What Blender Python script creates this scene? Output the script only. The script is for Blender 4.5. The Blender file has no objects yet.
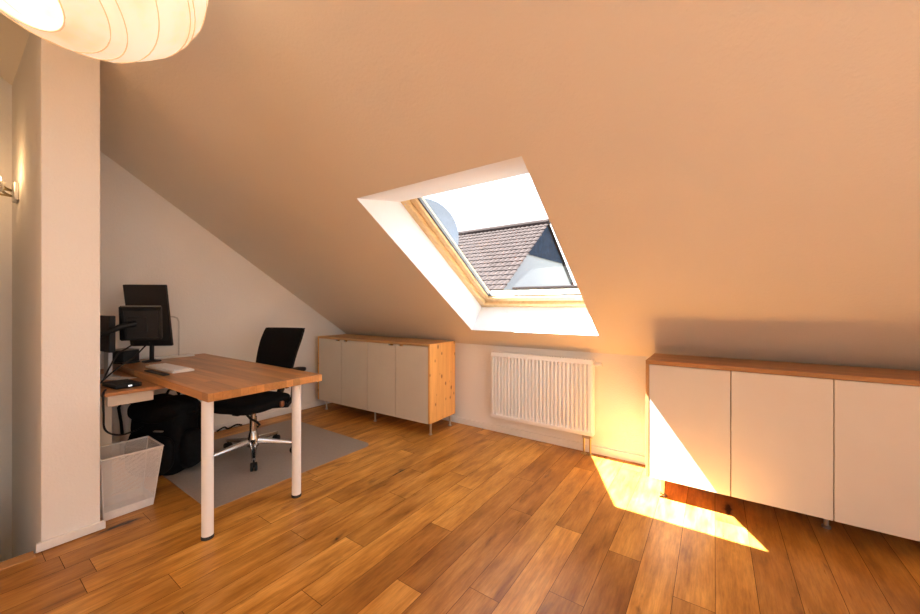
import bpy, bmesh, math, random
from mathutils import Vector, Matrix, noise
random.seed(7)
C = bpy.context.scene.collection
PI = math.pi

# ------------------------------------------------------------------ mesh helpers
class MB:
    def __init__(s):
        s.bm = bmesh.new()
    def box(s, lo, hi, bev=0.0, seg=2, M=None):
        b = bmesh.new()
        bmesh.ops.create_cube(b, size=1.0)
        c = [(lo[i] + hi[i]) / 2 for i in range(3)]
        d = [abs(hi[i] - lo[i]) for i in range(3)]
        for v in b.verts:
            v.co = Vector((c[0] + v.co.x * d[0], c[1] + v.co.y * d[1], c[2] + v.co.z * d[2]))
        if bev:
            bmesh.ops.bevel(b, geom=b.edges[:], offset=min(bev, min(d) * .45), segments=seg, affect='EDGES', profile=.5)
        return s._merge(b, M)
    def _merge(s, b, M=None):
        if M is not None:
            b.transform(M)
        me = bpy.data.meshes.new('tmp')
        b.to_mesh(me); b.free()
        s.bm.from_mesh(me)
        bpy.data.meshes.remove(me)
        return s
    def quad(s, pts):
        s.bm.faces.new([s.bm.verts.new(p) for p in pts])
        return s
    def cyl(s, p0, p1, r0, r1=None, n=24, cap=True):
        return s.tube([p0, p1], [r0, r0 if r1 is None else r1], n, cap)
    def tube(s, pts, rad, n=10, cap=True):
        pts = [Vector(p) for p in pts]
        if not isinstance(rad, (list, tuple)):
            rad = [rad] * len(pts)
        rings = []
        ref = None
        for i, p in enumerate(pts):
            t = (pts[min(i + 1, len(pts) - 1)] - pts[max(i - 1, 0)]).normalized()
            if ref is None:
                ref = Vector((0, 0, 1)) if abs(t.z) < .9 else Vector((1, 0, 0))
            a = t.cross(ref)
            if a.length < 1e-6:
                a = t.cross(Vector((0, 1, 0)))
            a.normalize(); bb = t.cross(a).normalized(); ref = a.cross(t) if False else ref
            rings.append([s.bm.verts.new(p + (a * math.cos(2 * PI * k / n) + bb * math.sin(2 * PI * k / n)) * rad[i]) for k in range(n)])
        for i in range(len(rings) - 1):
            for k in range(n):
                s.bm.faces.new((rings[i][k], rings[i][(k + 1) % n], rings[i + 1][(k + 1) % n], rings[i + 1][k]))
        if cap:
            s.bm.faces.new(rings[0][::-1]); s.bm.faces.new(rings[-1])
        return s
    def lathe(s, prof, c=(0, 0, 0), axis=None, n=32):
        """prof: list of (radius, height)"""
        q = Vector((0, 0, 1)).rotation_difference(Vector(axis)).to_matrix() if axis is not None else Matrix.Identity(3)
        c = Vector(c)
        rings = []
        for r, h in prof:
            rings.append([s.bm.verts.new(c + q @ Vector((r * math.cos(2 * PI * k / n), r * math.sin(2 * PI * k / n), h))) for k in range(n)])
        for i in range(len(rings) - 1):
            for k in range(n):
                s.bm.faces.new((rings[i][k], rings[i][(k + 1) % n], rings[i + 1][(k + 1) % n], rings[i + 1][k]))
        if prof[0][0] > 1e-5: s.bm.faces.new(rings[0][::-1])
        if prof[-1][0] > 1e-5: s.bm.faces.new(rings[-1])
        return s
    def ring(s, c, R, r, axis, n=48, m=6):
        q = Vector((0, 0, 1)).rotation_difference(Vector(axis)).to_matrix()
        c = Vector(c)
        g = []
        for i in range(n):
            a = 2 * PI * i / n
            g.append([s.bm.verts.new(c + q @ Vector(((R + r * math.cos(2 * PI * j / m)) * math.cos(a), (R + r * math.cos(2 * PI * j / m)) * math.sin(a), r * math.sin(2 * PI * j / m)))) for j in range(m)])
        for i in range(n):
            for j in range(m):
                s.bm.faces.new((g[i][j], g[(i + 1) % n][j], g[(i + 1) % n][(j + 1) % m], g[i][(j + 1) % m]))
        return s
    def blob(s, c, h, e=3.0, div=10, wob=0.0, ws=8.0, taper=0.0, M=None, seed=0.0):
        b = bmesh.new()
        bmesh.ops.create_cube(b, size=2.0)
        bmesh.ops.subdivide_edges(b, edges=b.edges[:], cuts=div, use_grid_fill=True)
        for v in b.verts:
            x, y, z = v.co
            k = (abs(x) ** e + abs(y) ** e + abs(z) ** e) ** (1 / e)
            x, y, z = x / k, y / k, z / k
            f = 1 - taper * (z + 1) / 2
            p = Vector((x * h[0] * f, y * h[1] * f, z * h[2]))
            if wob:
                p += p.normalized() * noise.noise(p * ws + Vector((seed, seed * 2, 0))) * wob
            v.co = p + Vector(c)
        return s._merge(b, M)
    def panel(s, f, a0, a1, b0, b1, holes=()):
        """grid over (a,b) mapped by f, leaving rectangular holes (a0,a1,b0,b1) open"""
        A = sorted({a0, a1, *[x for h in holes for x in h[:2]]})
        B = sorted({b0, b1, *[x for h in holes for x in h[2:]]})
        vs = {}
        def V(i, j):
            if (i, j) not in vs: vs[i, j] = s.bm.verts.new(f(A[i], B[j]))
            return vs[i, j]
        for i in range(len(A) - 1):
            for j in range(len(B) - 1):
                ca, cb = (A[i] + A[i + 1]) / 2, (B[j] + B[j + 1]) / 2
                if any(h[0] < ca < h[1] and h[2] < cb < h[3] for h in holes): continue
                s.bm.faces.new((V(i, j), V(i + 1, j), V(i + 1, j + 1), V(i, j + 1)))
        return s
    def build(s, name, mat, parent=None, local=False, smooth=False, angle=40):
        bmesh.ops.recalc_face_normals(s.bm, faces=s.bm.faces[:])
        if parent is not None and not local:
            r = parent
            while r.parent is not None: r = r.parent
            s.bm.transform(Matrix.Translation(-r.location))
        me = bpy.data.meshes.new(name)
        s.bm.to_mesh(me); s.bm.free()
        o = bpy.data.objects.new(name, me)
        C.objects.link(o)
        me.materials.append(mat)
        if parent is not None: o.parent = parent
        if smooth:
            for p in me.polygons: p.use_smooth = True
            try: me.set_sharp_from_angle(angle=math.radians(angle))
            except Exception: pass
        return o

def tag(o, label, cat, group=None, kind=None):
    o['label'] = label; o['category'] = cat
    if group: o['group'] = group
    if kind: o['kind'] = kind
    return o
def thing(name, label, cat, loc=(0, 0, 0), rz=0.0, group=None, kind=None):
    o = bpy.data.objects.new(name, None)
    C.objects.link(o)
    o.location = loc; o.rotation_euler = (0, 0, rz)
    o.empty_display_size = .05
    return tag(o, label, cat, group, kind)
def struct(o, label=None, cat=None):
    o['kind'] = 'structure'
    if label: o['label'] = label; o['category'] = cat
    return o

# ------------------------------------------------------------------ material helpers
def newmat(name):
    m = bpy.data.materials.new(name); m.use_nodes = True
    nt = m.node_tree; nt.nodes.clear()
    out = nt.nodes.new('ShaderNodeOutputMaterial')
    b = nt.nodes.new('ShaderNodeBsdfPrincipled')
    nt.links.new(b.outputs[0], out.inputs[0])
    return m, nt, b, out
def N(nt, t, **kw):
    n = nt.nodes.new(t)
    for k, v in kw.items():
        if k.startswith('i_'): n.inputs[k[2:].replace('_', ' ')].default_value = v
        else: setattr(n, k, v)
    return n
def coords(nt, scale=(1, 1, 1), rot=(0, 0, 0), kind='Object'):
    tc = N(nt, 'ShaderNodeTexCoord'); mp = N(nt, 'ShaderNodeMapping')
    mp.inputs['Scale'].default_value = scale; mp.inputs['Rotation'].default_value = rot
    nt.links.new(tc.outputs[kind], mp.inputs[0])
    return mp.outputs[0]
def ramp(nt, fac, stops):
    r = N(nt, 'ShaderNodeValToRGB')
    e = r.color_ramp.elements
    while len(e) < len(stops): e.new(.5)
    for k, (p, c) in enumerate(stops):
        e[k].position = p; e[k].color = (*c, 1) if len(c) == 3 else c
    nt.links.new(fac, r.inputs[0])
    return r.outputs[0]
def mixc(nt, fac, a, b, mode='MIX'):
    m = N(nt, 'ShaderNodeMix', data_type='RGBA', blend_type=mode)
    for s, v in ((0, fac), (6, a), (7, b)):
        if hasattr(v, 'links'): nt.links.new(v, m.inputs[s])
        else: m.inputs[s].default_value = v if s == 0 else ((*v, 1) if len(v) == 3 else v)
    return m.outputs[2]
def bump(nt, b, h, strength, dist=.01):
    n = N(nt, 'ShaderNodeBump')
    n.inputs['Strength'].default_value = strength; n.inputs['Distance'].default_value = dist
    nt.links.new(h, n.inputs['Height']); nt.links.new(n.outputs[0], b.inputs['Normal'])
def noise_tex(nt, co, scale, detail=3, rough=.55):
    n = N(nt, 'ShaderNodeTexNoise'); n.inputs['Scale'].default_value = scale
    n.inputs['Detail'].default_value = detail; n.inputs['Roughness'].default_value = rough
    nt.links.new(co, n.inputs['Vector'])
    return n.outputs['Fac']
def plain(name, col, rough=.5, metal=0.0, var=.06, scale=30, bmp=0.0, bscale=200, spec=.5):
    m, nt, b, _ = newmat(name)
    co = coords(nt)
    f = noise_tex(nt, co, scale)
    lo = tuple(c * (1 - var) for c in col); hi = tuple(min(1, c * (1 + var)) for c in col)
    nt.links.new(ramp(nt, f, [(.3, lo), (.7, hi)]), b.inputs['Base Color'])
    b.inputs['Roughness'].default_value = rough; b.inputs['Metallic'].default_value = metal
    b.inputs['Specular IOR Level'].default_value = spec
    if bmp: bump(nt, b, noise_tex(nt, co, bscale, 4), bmp, .004)
    return m
def plaster(name, col, bs=.35, sc=130):
    m, nt, b, _ = newmat(name)
    co = coords(nt)
    f = noise_tex(nt, co, 3.0, 4)
    nt.links.new(ramp(nt, f, [(.3, tuple(c * .985 for c in col)), (.7, col)]), b.inputs['Base Color'])
    b.inputs['Roughness'].default_value = .9; b.inputs['Specular IOR Level'].default_value = .15
    bump(nt, b, noise_tex(nt, co, sc, 3, .6), bs, .004)
    return m
def wood(name, dark, light, axis='X', sc=1.0, rough=.45, knots=0.0, knotcol=(.12, .045, .015), stave=None, bmp=.05):
    m, nt, b, _ = newmat(name)
    st = {'X': (.06, 1, 1), 'Y': (1, .06, 1), 'Z': (1, 1, .06)}[axis]
    co = coords(nt, st)
    f = noise_tex(nt, co, 26 * sc, 5, .6)
    g = noise_tex(nt, co, 90 * sc, 3, .6)
    c = ramp(nt, f, [(.3, dark), (.68, light)])
    c = mixc(nt, .35, c, ramp(nt, g, [(.35, tuple(x * .72 for x in light)), (.6, light)]), 'MULTIPLY' if False else 'MIX')
    if stave:
        co2 = coords(nt, (1, 1, 1))
        br = N(nt, 'ShaderNodeTexBrick')
        br.inputs['Scale'].default_value = 1
        br.inputs['Brick Width'].default_value = .55; br.inputs['Row Height'].default_value = stave
        br.inputs['Mortar Size'].default_value = .0006
        br.inputs['Color1'].default_value = (.72, .72, .72, 1); br.inputs['Color2'].default_value = (1.12, 1.08, 1.05, 1)
        br.inputs['Mortar'].default_value = (.55, .5, .45, 1)
        nt.links.new(co2, br.inputs['Vector'])
        c = mixc(nt, 1.0, c, br.outputs['Color'], 'MULTIPLY')
    if knots:
        kc = {'X': (.45, 1, 1), 'Y': (1, .45, 1), 'Z': (1, 1, .6)}[axis]
        co3 = coords(nt, kc)
        v = N(nt, 'ShaderNodeTexVoronoi'); v.inputs['Scale'].default_value = knots; v.inputs['Randomness'].default_value = 1
        nt.links.new(co3, v.inputs['Vector'])
        sep = N(nt, 'ShaderNodeSeparateColor'); nt.links.new(v.outputs['Color'], sep.inputs[0])
        md = N(nt, 'ShaderNodeMath', operation='MULTIPLY_ADD'); nt.links.new(sep.outputs[0], md.inputs[0])
        md.inputs[1].default_value = .55; nt.links.new(v.outputs['Distance'], md.inputs[2])
        kf = ramp(nt, md.outputs[0], [(.16, (1, 1, 1)), (.36, (0, 0, 0))])
        c = mixc(nt, kf, c, knotcol)
    nt.links.new(c, b.inputs['Base Color'])
    b.inputs['Roughness'].default_value = rough
    if bmp: bump(nt, b, g, bmp, .002)
    return m

M_WALL = plaster('white_plaster', (.82, .80, .765), .6, 95)
M_CEIL = plaster('ceiling_plaster', (.755, .70, .62), .45, 75)
M_REVEAL = plaster('reveal_paint', (.78, .79, .80), .05)
M_TRIM = plain('white_trim_paint', (.80, .78, .75), .35, var=.02)
M_WHITE = plain('white_enamel', (.86, .85, .83), .42, var=.01)
M_DOORW = plain('cream_lacquer_front', (.72, .66, .58), .45, var=.015, scale=6)
M_DOORL = plain('beige_lacquer_front', (.66, .60, .50), .5, var=.02, scale=6)
M_TABLE = wood('oiled_beech', (.36, .145, .035), (.58, .27, .085), 'X', 1.0, .35, stave=.042)
M_DESK = wood('plain_beech_board', (.34, .14, .045), (.52, .24, .085), 'X', 1.0, .4)
M_PINE = wood('knotty_pine', (.66, .30, .075), (.85, .46, .14), 'Z', .8, .5, knots=24.0, knotcol=(.25, .085, .02))
M_PINETOP = wood('pale_pine_top', (.50, .27, .10), (.62, .37, .16), 'X', .8, .5)
M_OAK = wood('oak_board', (.30, .13, .04), (.47, .23, .085), 'X', .9, .4)
M_WINWOOD = wood('lacquered_pine', (.62, .42, .19), (.76, .56, .30), 'Y', 1.0, .3)
M_CHROME = plain('chrome', (.50, .49, .48), .2, 1.0, var=.02)
M_STEEL = plain('brushed_steel', (.55, .53, .5), .35, 1.0)
M_BLACK = plain('black_plastic', (.006, .006, .007), .5, var=.2, spec=.3)
M_SCREEN = plain('dark_grey_plastic', (.014, .013, .013), .4, var=.1, spec=.35)
M_GREYP = plain('grey_plastic', (.16, .155, .15), .5)
M_SILVER = plain('silver_plastic', (.42, .43, .45), .4, .3)
M_FABRIC = plain('black_mesh_fabric', (.008, .0075, .0075), .9, var=.35, scale=160, bmp=.25, bscale=400, spec=.12)
M_NYLON = plain('black_nylon', (.0045, .0045, .005), .8, var=.4, scale=40, bmp=.3, bscale=120, spec=.15)
M_MAT = plain('grey_floor_mat', (.34, .285, .24), .6, var=.05, scale=60, bmp=.08)
M_RUBBER = plain('black_rubber', (.02, .018, .017), .6)
M_COPPER = plain('copper_lever', (.45, .2, .11), .35, .8)
M_GASKET = plain('grey_gasket', (.14, .16, .18), .4)
M_BRASS = plain('brass_fitting', (.5, .4, .22), .3, 1.0)
M_PAPERW = plain('white_paper', (.8, .79, .76), .7)
M_KEYS = plain('white_keys', (.82, .82, .83), .5, var=.03)

def floor_mat():
    m, nt, b, _ = newmat('oak_plank_floor')
    at = N(nt, 'ShaderNodeAttribute', attribute_name='plank')
    sep = N(nt, 'ShaderNodeSeparateColor'); nt.links.new(at.outputs['Color'], sep.inputs[0])
    tc = N(nt, 'ShaderNodeTexCoord')
    off = N(nt, 'ShaderNodeVectorMath', operation='SCALE'); nt.links.new(at.outputs['Color'], off.inputs[0]); off.inputs['Scale'].default_value = 37.0
    add = N(nt, 'ShaderNodeVectorMath', operation='ADD'); nt.links.new(tc.outputs['Object'], add.inputs[0]); nt.links.new(off.outputs[0], add.inputs[1])
    def mapped(scale):
        mp = N(nt, 'ShaderNodeMapping'); mp.inputs['Scale'].default_value = scale
        nt.links.new(add.outputs[0], mp.inputs[0]); return mp.outputs[0]
    cg = mapped((1, .2, 1))
    broad = noise_tex(nt, cg, 14, 4, .6)
    fine = noise_tex(nt, mapped((1, .07, 1)), 130, 4, .7)
    c = ramp(nt, broad, [(.28, FLOOR_D), (.5, FLOOR_M), (.74, FLOOR_L)])
    c = mixc(nt, .34, c, ramp(nt, fine, [(.36, (.45, .38, .32)), (.60, (1.12, 1.10, 1.08))]), 'MULTIPLY')
    tone = ramp(nt, sep.outputs[0], [(0, (.70, .62, .56)), (.5, (.95, .93, .91)), (1, (1.18, 1.19, 1.2))])
    c = mixc(nt, 1.0, c, tone, 'MULTIPLY')
    # cathedral figure: warped bands along the board
    wv = N(nt, 'ShaderNodeTexWave', wave_type='BANDS', bands_direction='X')
    wv.inputs['Scale'].default_value = 9; wv.inputs['Distortion'].default_value = 9; wv.inputs['Detail'].default_value = 2; wv.inputs['Detail Scale'].default_value = 1.2
    nt.links.new(mapped((1, .16, 1)), wv.inputs['Vector'])
    c = mixc(nt, .07, c, ramp(nt, wv.outputs['Fac'], [(.2, (.55, .48, .42)), (.7, (1.1, 1.1, 1.1))]), 'MULTIPLY')
    # knots
    v = N(nt, 'ShaderNodeTexVoronoi'); v.inputs['Scale'].default_value = 4.4; 
    wn = N(nt, 'ShaderNodeTexNoise'); wn.inputs['Scale'].default_value = 22; wn.inputs['Detail'].default_value = 3; nt.links.new(mapped((1, .35, 1)), wn.inputs['Vector'])
    ws = N(nt, 'ShaderNodeVectorMath', operation='MULTIPLY_ADD'); nt.links.new(wn.outputs['Color'], ws.inputs[0]); ws.inputs[1].default_value = (.10, .22, 0)
    nt.links.new(mapped((1.25, .5, 1)), ws.inputs[2]); nt.links.new(ws.outputs[0], v.inputs['Vector'])
    s2 = N(nt, 'ShaderNodeSeparateColor'); nt.links.new(v.outputs['Color'], s2.inputs[0])
    dist = noise_tex(nt, mapped((1, .4, 1)), 30, 3)
    k1 = N(nt, 'ShaderNodeMath', operation='MULTIPLY_ADD'); nt.links.new(dist, k1.inputs[0]); k1.inputs[1].default_value = .12; nt.links.new(v.outputs['Distance'], k1.inputs[2])
    k2 = N(nt, 'ShaderNodeMath', operation='MULTIPLY_ADD'); nt.links.new(s2.outputs[1], k2.inputs[0]); k2.inputs[1].default_value = .15; nt.links.new(k1.outputs[0], k2.inputs[2])
    c = mixc(nt, ramp(nt, k2.outputs[0], [(.15, (.8, .8, .8)), (.30, (0, 0, 0))]), c, (.13, .045, .014))
    c = mixc(nt, ramp(nt, k2.outputs[0], [(.125, (.97, .97, .97)), (.16, (0, 0, 0))]), c, (.012, .006, .003))
    nt.links.new(c, b.inputs['Base Color'])
    rr = ramp(nt, fine, [(.3, (.27, .27, .27)), (.7, (.40, .40, .40))])
    nt.links.new(rr, b.inputs['Roughness'])
    b.inputs['Specular IOR Level'].default_value = .32
    bump(nt, b, fine, .10, .002)
    return m
FLOOR_D, FLOOR_M, FLOOR_L = (.30, .112, .016), (.535, .24, .042), (.73, .375, .09)
M_FLOOR = floor_mat()
M_SEAM = plain('dark_plank_seam', (.05, .02, .008), .8)

def glass_mat():
    m, nt, b, out = newmat('window_glass')
    nt.nodes.remove(b)
    t = N(nt, 'ShaderNodeBsdfTransparent'); t.inputs[0].default_value = (.95, .97, .98, 1)
    g = N(nt, 'ShaderNodeBsdfGlossy'); g.inputs['Roughness'].default_value = .02
    fr = N(nt, 'ShaderNodeFresnel'); fr.inputs[0].default_value = 1.35
    mx = N(nt, 'ShaderNodeMixShader')
    nt.links.new(fr.outputs[0], mx.inputs[0]); nt.links.new(t.outputs[0], mx.inputs[1]); nt.links.new(g.outputs[0], mx.inputs[2])
    nt.links.new(mx.outputs[0], out.inputs[0])
    return m
M_GLASS = glass_mat()

def emit(name, col, strength):
    m, nt, b, out = newmat(name)
    b.inputs['Base Color'].default_value = (*col, 1)
    b.inputs['Emission Color'].default_value = (*col, 1); b.inputs['Emission Strength'].default_value = strength
    return m

EXPOSURE = 0.55
SUN = 57.0
SKY = 2.6
ADDED_GLOBE = 8.0
LAMP = .44

def paper_mat():
    m, nt, b, out = newmat('washi_paper')
    co = coords(nt)
    f = noise_tex(nt, co, 9, 5, .65)
    f2 = noise_tex(nt, coords(nt, (1, 1, 3)), 3, 3)
    c = ramp(nt, f, [(.33, (.95, .66, .38)), (.5, (1.0, .87, .66)), (.72, (1, .93, .78))])
    c = mixc(nt, .4, c, ramp(nt, f2, [(.3, (.9, .72, .46)), (.6, (1, .95, .82))]), 'MULTIPLY')
    nt.links.new(c, b.inputs['Emission Color'])
    b.inputs['Emission Strength'].default_value = LAMP
    b.inputs['Base Color'].default_value = (.8, .75, .66, 1); b.inputs['Roughness'].default_value = .8
    b.inputs['Specular IOR Level'].default_value = .1
    return m
M_WASHI = paper_mat()

def wire_mesh_mat():
    m, nt, b, out = newmat('white_wire_mesh')
    co = coords(nt)
    sp = N(nt, 'ShaderNodeSeparateXYZ'); nt.links.new(co, sp.inputs[0])
    outs = []
    xy = N(nt, 'ShaderNodeMath', operation='ADD'); nt.links.new(sp.outputs[0], xy.inputs[0]); nt.links.new(sp.outputs[1], xy.inputs[1])
    for src in (xy.outputs[0], sp.outputs[2]):
        w = N(nt, 'ShaderNodeMath', operation='PINGPONG'); w.inputs[1].default_value = .0022; nt.links.new(src, w.inputs[0])
        g = N(nt, 'ShaderNodeMath', operation='LESS_THAN'); g.inputs[1].default_value = .0008; nt.links.new(w.outputs[0], g.inputs[0])
        outs.append(g.outputs[0])
    mxm = N(nt, 'ShaderNodeMath', operation='MAXIMUM'); nt.links.new(outs[0], mxm.inputs[0]); nt.links.new(outs[1], mxm.inputs[1])
    b.inputs['Base Color'].default_value = (.72, .70, .68, 1); b.inputs['Roughness'].default_value = .5
    t = N(nt, 'ShaderNodeBsdfTransparent')
    mx = N(nt, 'ShaderNodeMixShader')
    nt.links.new(mxm.outputs[0], mx.inputs[0]); nt.links.new(t.outputs[0], mx.inputs[1]); nt.links.new(b.outputs[0], mx.inputs[2])
    nt.links.new(mx.outputs[0], out.inputs[0])
    return m
M_WIRE = wire_mesh_mat()

def tile_mat():
    m, nt, b, _ = newmat('clay_roof_tiles')
    co = coords(nt)
    f = noise_tex(nt, co, 3, 5)
    nt.links.new(ramp(nt, f, [(.3, (.022, .016, .0155)), (.7, (.036, .0265, .0255))]), b.inputs['Base Color'])
    b.inputs['Roughness'].default_value = .9; b.inputs['Specular IOR Level'].default_value = .1
    return m
M_TILE = tile_mat()
M_HOUSE = plain('white_render', (.32, .32, .32), .9)
M_SLATE = plain('blue_grey_slate', (.018, .028, .048), .8, scale=4, var=.3, spec=.1)
M_DISH = plain('grey_blue_dish', (.24, .30, .38), .8)
M_GROUND = plain('grey_green_yard', (.09, .10, .07), .9, scale=1)
M_ROOFSKIN = plain('dark_roofing', (.06, .045, .04), .8)

# ------------------------------------------------------------------ room geometry constants
XG, XR = -3.85, 3.0            # left gable wall, right gable wall
YK, YB = 3.02, -3.3            # knee wall, rear wall
ZJ, SL = .805, .677            # slope start height, gradient
YR = -.55                      # ridge
H_CAM = 1.18
def cz(y): return ZJ + SL * (YK - y)
ZR = cz(YR)
def cz2(y): return ZR - SL * (YR - y)
PX, PY0, PY1 = -2.66, .289, .495      # partition end face
n_ = Vector((0, .561, .828)); d_ = Vector((0, .828, -.561))
O_ = Vector((0, 1.484, 1.845))
def W(x, u, w): return Vector((x, 0, 0)) + O_ + d_ * u + n_ * w
WX0, WX1 = -1.812, -.701
U0, U1 = 0.0, 1.575
UH, UB, WD = .278, 1.602, .27

# ---- floor (oak planks along the room's depth)
def make_floor():
    bm = bmesh.new()
    lay = bm.loops.layers.float_color.new('plank')
    pw = .141; x_ref = .003
    known = {-6: [1.28], -7: [1.917], -5: [1.91], -4: [1.451], -3: [1.857], -1: [1.713], -15: [1.037], -13: [1.066], -11: [1.197], -9: [1.54], -8: [1.139], -12: [1.643], -14: [1.384], -10: [1.968], -2: [2.9]}
    tone_hint = {(-4, 1): .12, (-9, 0): .15, (-11, 1): .3, (-6, 1): .55, (-8, 0): .8, (-7, 0): .3, (-12, 0): .45}
    rnd = random.Random(11)
    k0, k1 = math.floor((XG - x_ref) / pw), math.ceil((XR - x_ref) / pw)
    g = .0010
    for k in range(k0, k1):
        xa, xb = max(x_ref + k * pw, XG), min(x_ref + (k + 1) * pw, XR)
        if xb - xa < .01: continue
        ks = list(known.get(k, [rnd.uniform(.3, 1.9)]))
        ys = [ks[0]]
        while ys[-1] < YK: ys.append(ys[-1] + rnd.choice([.9, 1.15, 1.4, 1.7]))
        lowy = ks[0]
        while lowy > YB:
            lowy -= rnd.choice([.8, 1.1, 1.4, 1.75]); ys.insert(0, lowy)
        i0 = ys.index(ks[0])
        for i in range(len(ys) - 1):
            ya, yb = max(ys[i], YB), min(ys[i + 1], YK)
            if yb - ya < .01: continue
            col = (tone_hint.get((k, i - i0 + 1 if i >= i0 else (0 if i == i0 - 1 else 9)), rnd.random()), rnd.random(), rnd.random(), 1)
            spans = [(xa, xb, ya, yb)]
            # stair opening: x < PX, y < PY0
            if xa < PX - .01 and ya < PY0:
                spans = []
                if yb > PY0: spans.append((xa, xb, max(ya, PY0), yb))
                if xb > PX: spans.append((PX, xb, ya, min(yb, PY0)))
            for (a, b2, c, d) in spans:
                if b2 - a < .004 or d - c < .004: continue
                f = bm.faces.new([bm.verts.new(p) for p in ((a + g, c + g, 0), (b2 - g, c + g, 0), (b2 - g, d - g, 0), (a + g, d - g, 0))])
                f.material_index = 0
                for lp in f.loops: lp[lay] = col
    for (a, b2, c, d) in ((PX, XR, YB, YK), (XG, PX, PY0, YK)):
        f = bm.faces.new([bm.verts.new(p) for p in ((a, c, -.0012), (b2, c, -.0012), (b2, d, -.0012), (a, d, -.0012))])
        f.material_index = 1
    # slab edge at the stair opening
    f = bm.faces.new([bm.verts.new(p) for p in ((PX, YB, -.3), (PX, PY0, -.3), (PX, PY0, -.0012), (PX, YB, -.0012))]); f.material_index = 1
    me = bpy.data.meshes.new('floor'); bm.to_mesh(me); bm.free()
    me.materials.append(M_FLOOR); me.materials.append(M_SEAM)
    o = bpy.data.objects.new('floor', me); C.objects.link(o)
    return struct(o, 'oiled oak plank floor running toward the knee wall', 'floor')
make_floor()
m = MB().box((PX - .03, YB, -.06), (PX + .05, PY0 - .022, .004), .003)
struct(m.build('trim_1', wood('nosing_oak', (.38, .17, .05), (.52, .26, .09), 'Y')), 'oak edging strip along the stair opening', 'trim')

# ---- walls
m = MB().panel(lambda a, b: (a, YK, b), XG, XR, -.02, ZJ)
struct(m.build('wall_far', M_WALL), 'low white knee wall behind the radiator', 'wall')
m = MB()
prof = [(YB, -2.6), (PY0, -2.6), (PY0, 0), (YK, 0), (YK, ZJ), (YR, ZR), (YB, cz2(YB))]
m.bm.faces.new([m.bm.verts.new((XG, y, z)) for y, z in prof])
struct(m.build('wall_left', M_WALL), 'white gable wall behind the desk and the stair opening', 'wall')
# partition between stairs and desk corner (its end reads as a white pier)
m = MB()
pr = [(PY0, -2.6), (PY1, -2.6), (PY1, cz(PY1)), (PY0, cz(PY0))]
a = [m.bm.verts.new((XG - .03, y, z)) for y, z in pr]; b = [m.bm.verts.new((PX, y, z)) for y, z in pr]
for i in range(4): m.bm.faces.new((a[i], a[(i + 1) % 4], b[(i + 1) % 4], b[i]))
m.bm.faces.new(b); m.bm.faces.new(a[::-1])
o = m.build('wall_partition', M_WALL)
bv = o.modifiers.new('b', 'BEVEL'); bv.width = .004; bv.segments = 2
struct(o, 'white plastered partition pier between the stair and the desk', 'wall')
# right gable with a wide balcony door added for daylight, rear low wall
DW = (-1.55, 1.25, .02, 2.15)     # y0,y1,z0,z1
m = MB()
m.panel(lambda a, b: (XR, a, b), -1.6, 1.3, 0, 2.2, [DW])
m.bm.faces.new([m.bm.verts.new((XR, y, z)) for y, z in ((1.3, 0), (YK, 0), (YK, ZJ), (1.3, cz(1.3)))])
m.bm.faces.new([m.bm.verts.new((XR, y, z)) for y, z in ((YB, 0), (-1.6, 0), (-1.6, cz2(-1.6)), (YB, cz2(YB)))])
m.bm.faces.new([m.bm.verts.new((XR, y, z)) for y, z in ((-1.6, 2.2), (1.3, 2.2), (1.3, cz(1.3)), (YR, ZR), (-1.6, cz2(-1.6)))])
struct(m.build('wall_right', M_WALL), 'white gable wall with the added balcony door', 'wall')
m = MB().panel(lambda a, b: (a, YB, b), XG, XR, -2.6, cz2(YB))
struct(m.build('wall_rear', M_WALL), 'white rear wall', 'wall')
m = MB().panel(lambda a, b: (a, b, -2.6), XG, PX, YB, PY0)
struct(m.build('floor_stairwell', M_TRIM), 'lower landing at the bottom of the stair opening', 'floor')
m = MB().panel(lambda a, b: (PX + .004, a, b), YB, PY0, -2.6, -.06)
struct(m.build('wall_stairwell', M_WALL), 'white wall of the stairwell below the floor', 'wall')

m = MB().box((PX - .10, YB, -2.6), (PX, -.2, 2.45))  # added unseen wall, keeps the hanging lamp's light off the stairwell
m.bm.faces.new([m.bm.verts.new(p) for p in ((PX - .05, YB, cz2(YB)), (PX - .05, -.2, 2.4), (PX - .05, -.2, cz(-.2)), (PX - .05, YR, ZR))])
struct(m.build('wall_stair_blocker', M_WALL), 'unseen white wall added beside the stair to shade the stairwell', 'wall')

# ---- ceiling: front slope (with window hole), rear slope with an added roof window
def front(a, b): return (a, b, cz(b))
def rear(a, b): return (a, b, cz2(b))
RW = [(-.5, 1.9, -2.5, -1.35)]
m = MB().panel(front, XG, XR, YR, YK, [(WX0, WX1, O_.y, (O_ + d_ * U1).y)])
m.panel(rear, XG, XR, YB, YR, RW)
struct(m.build('ceiling', M_CEIL), 'sloped attic ceiling in pale warm plaster', 'ceiling')

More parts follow.
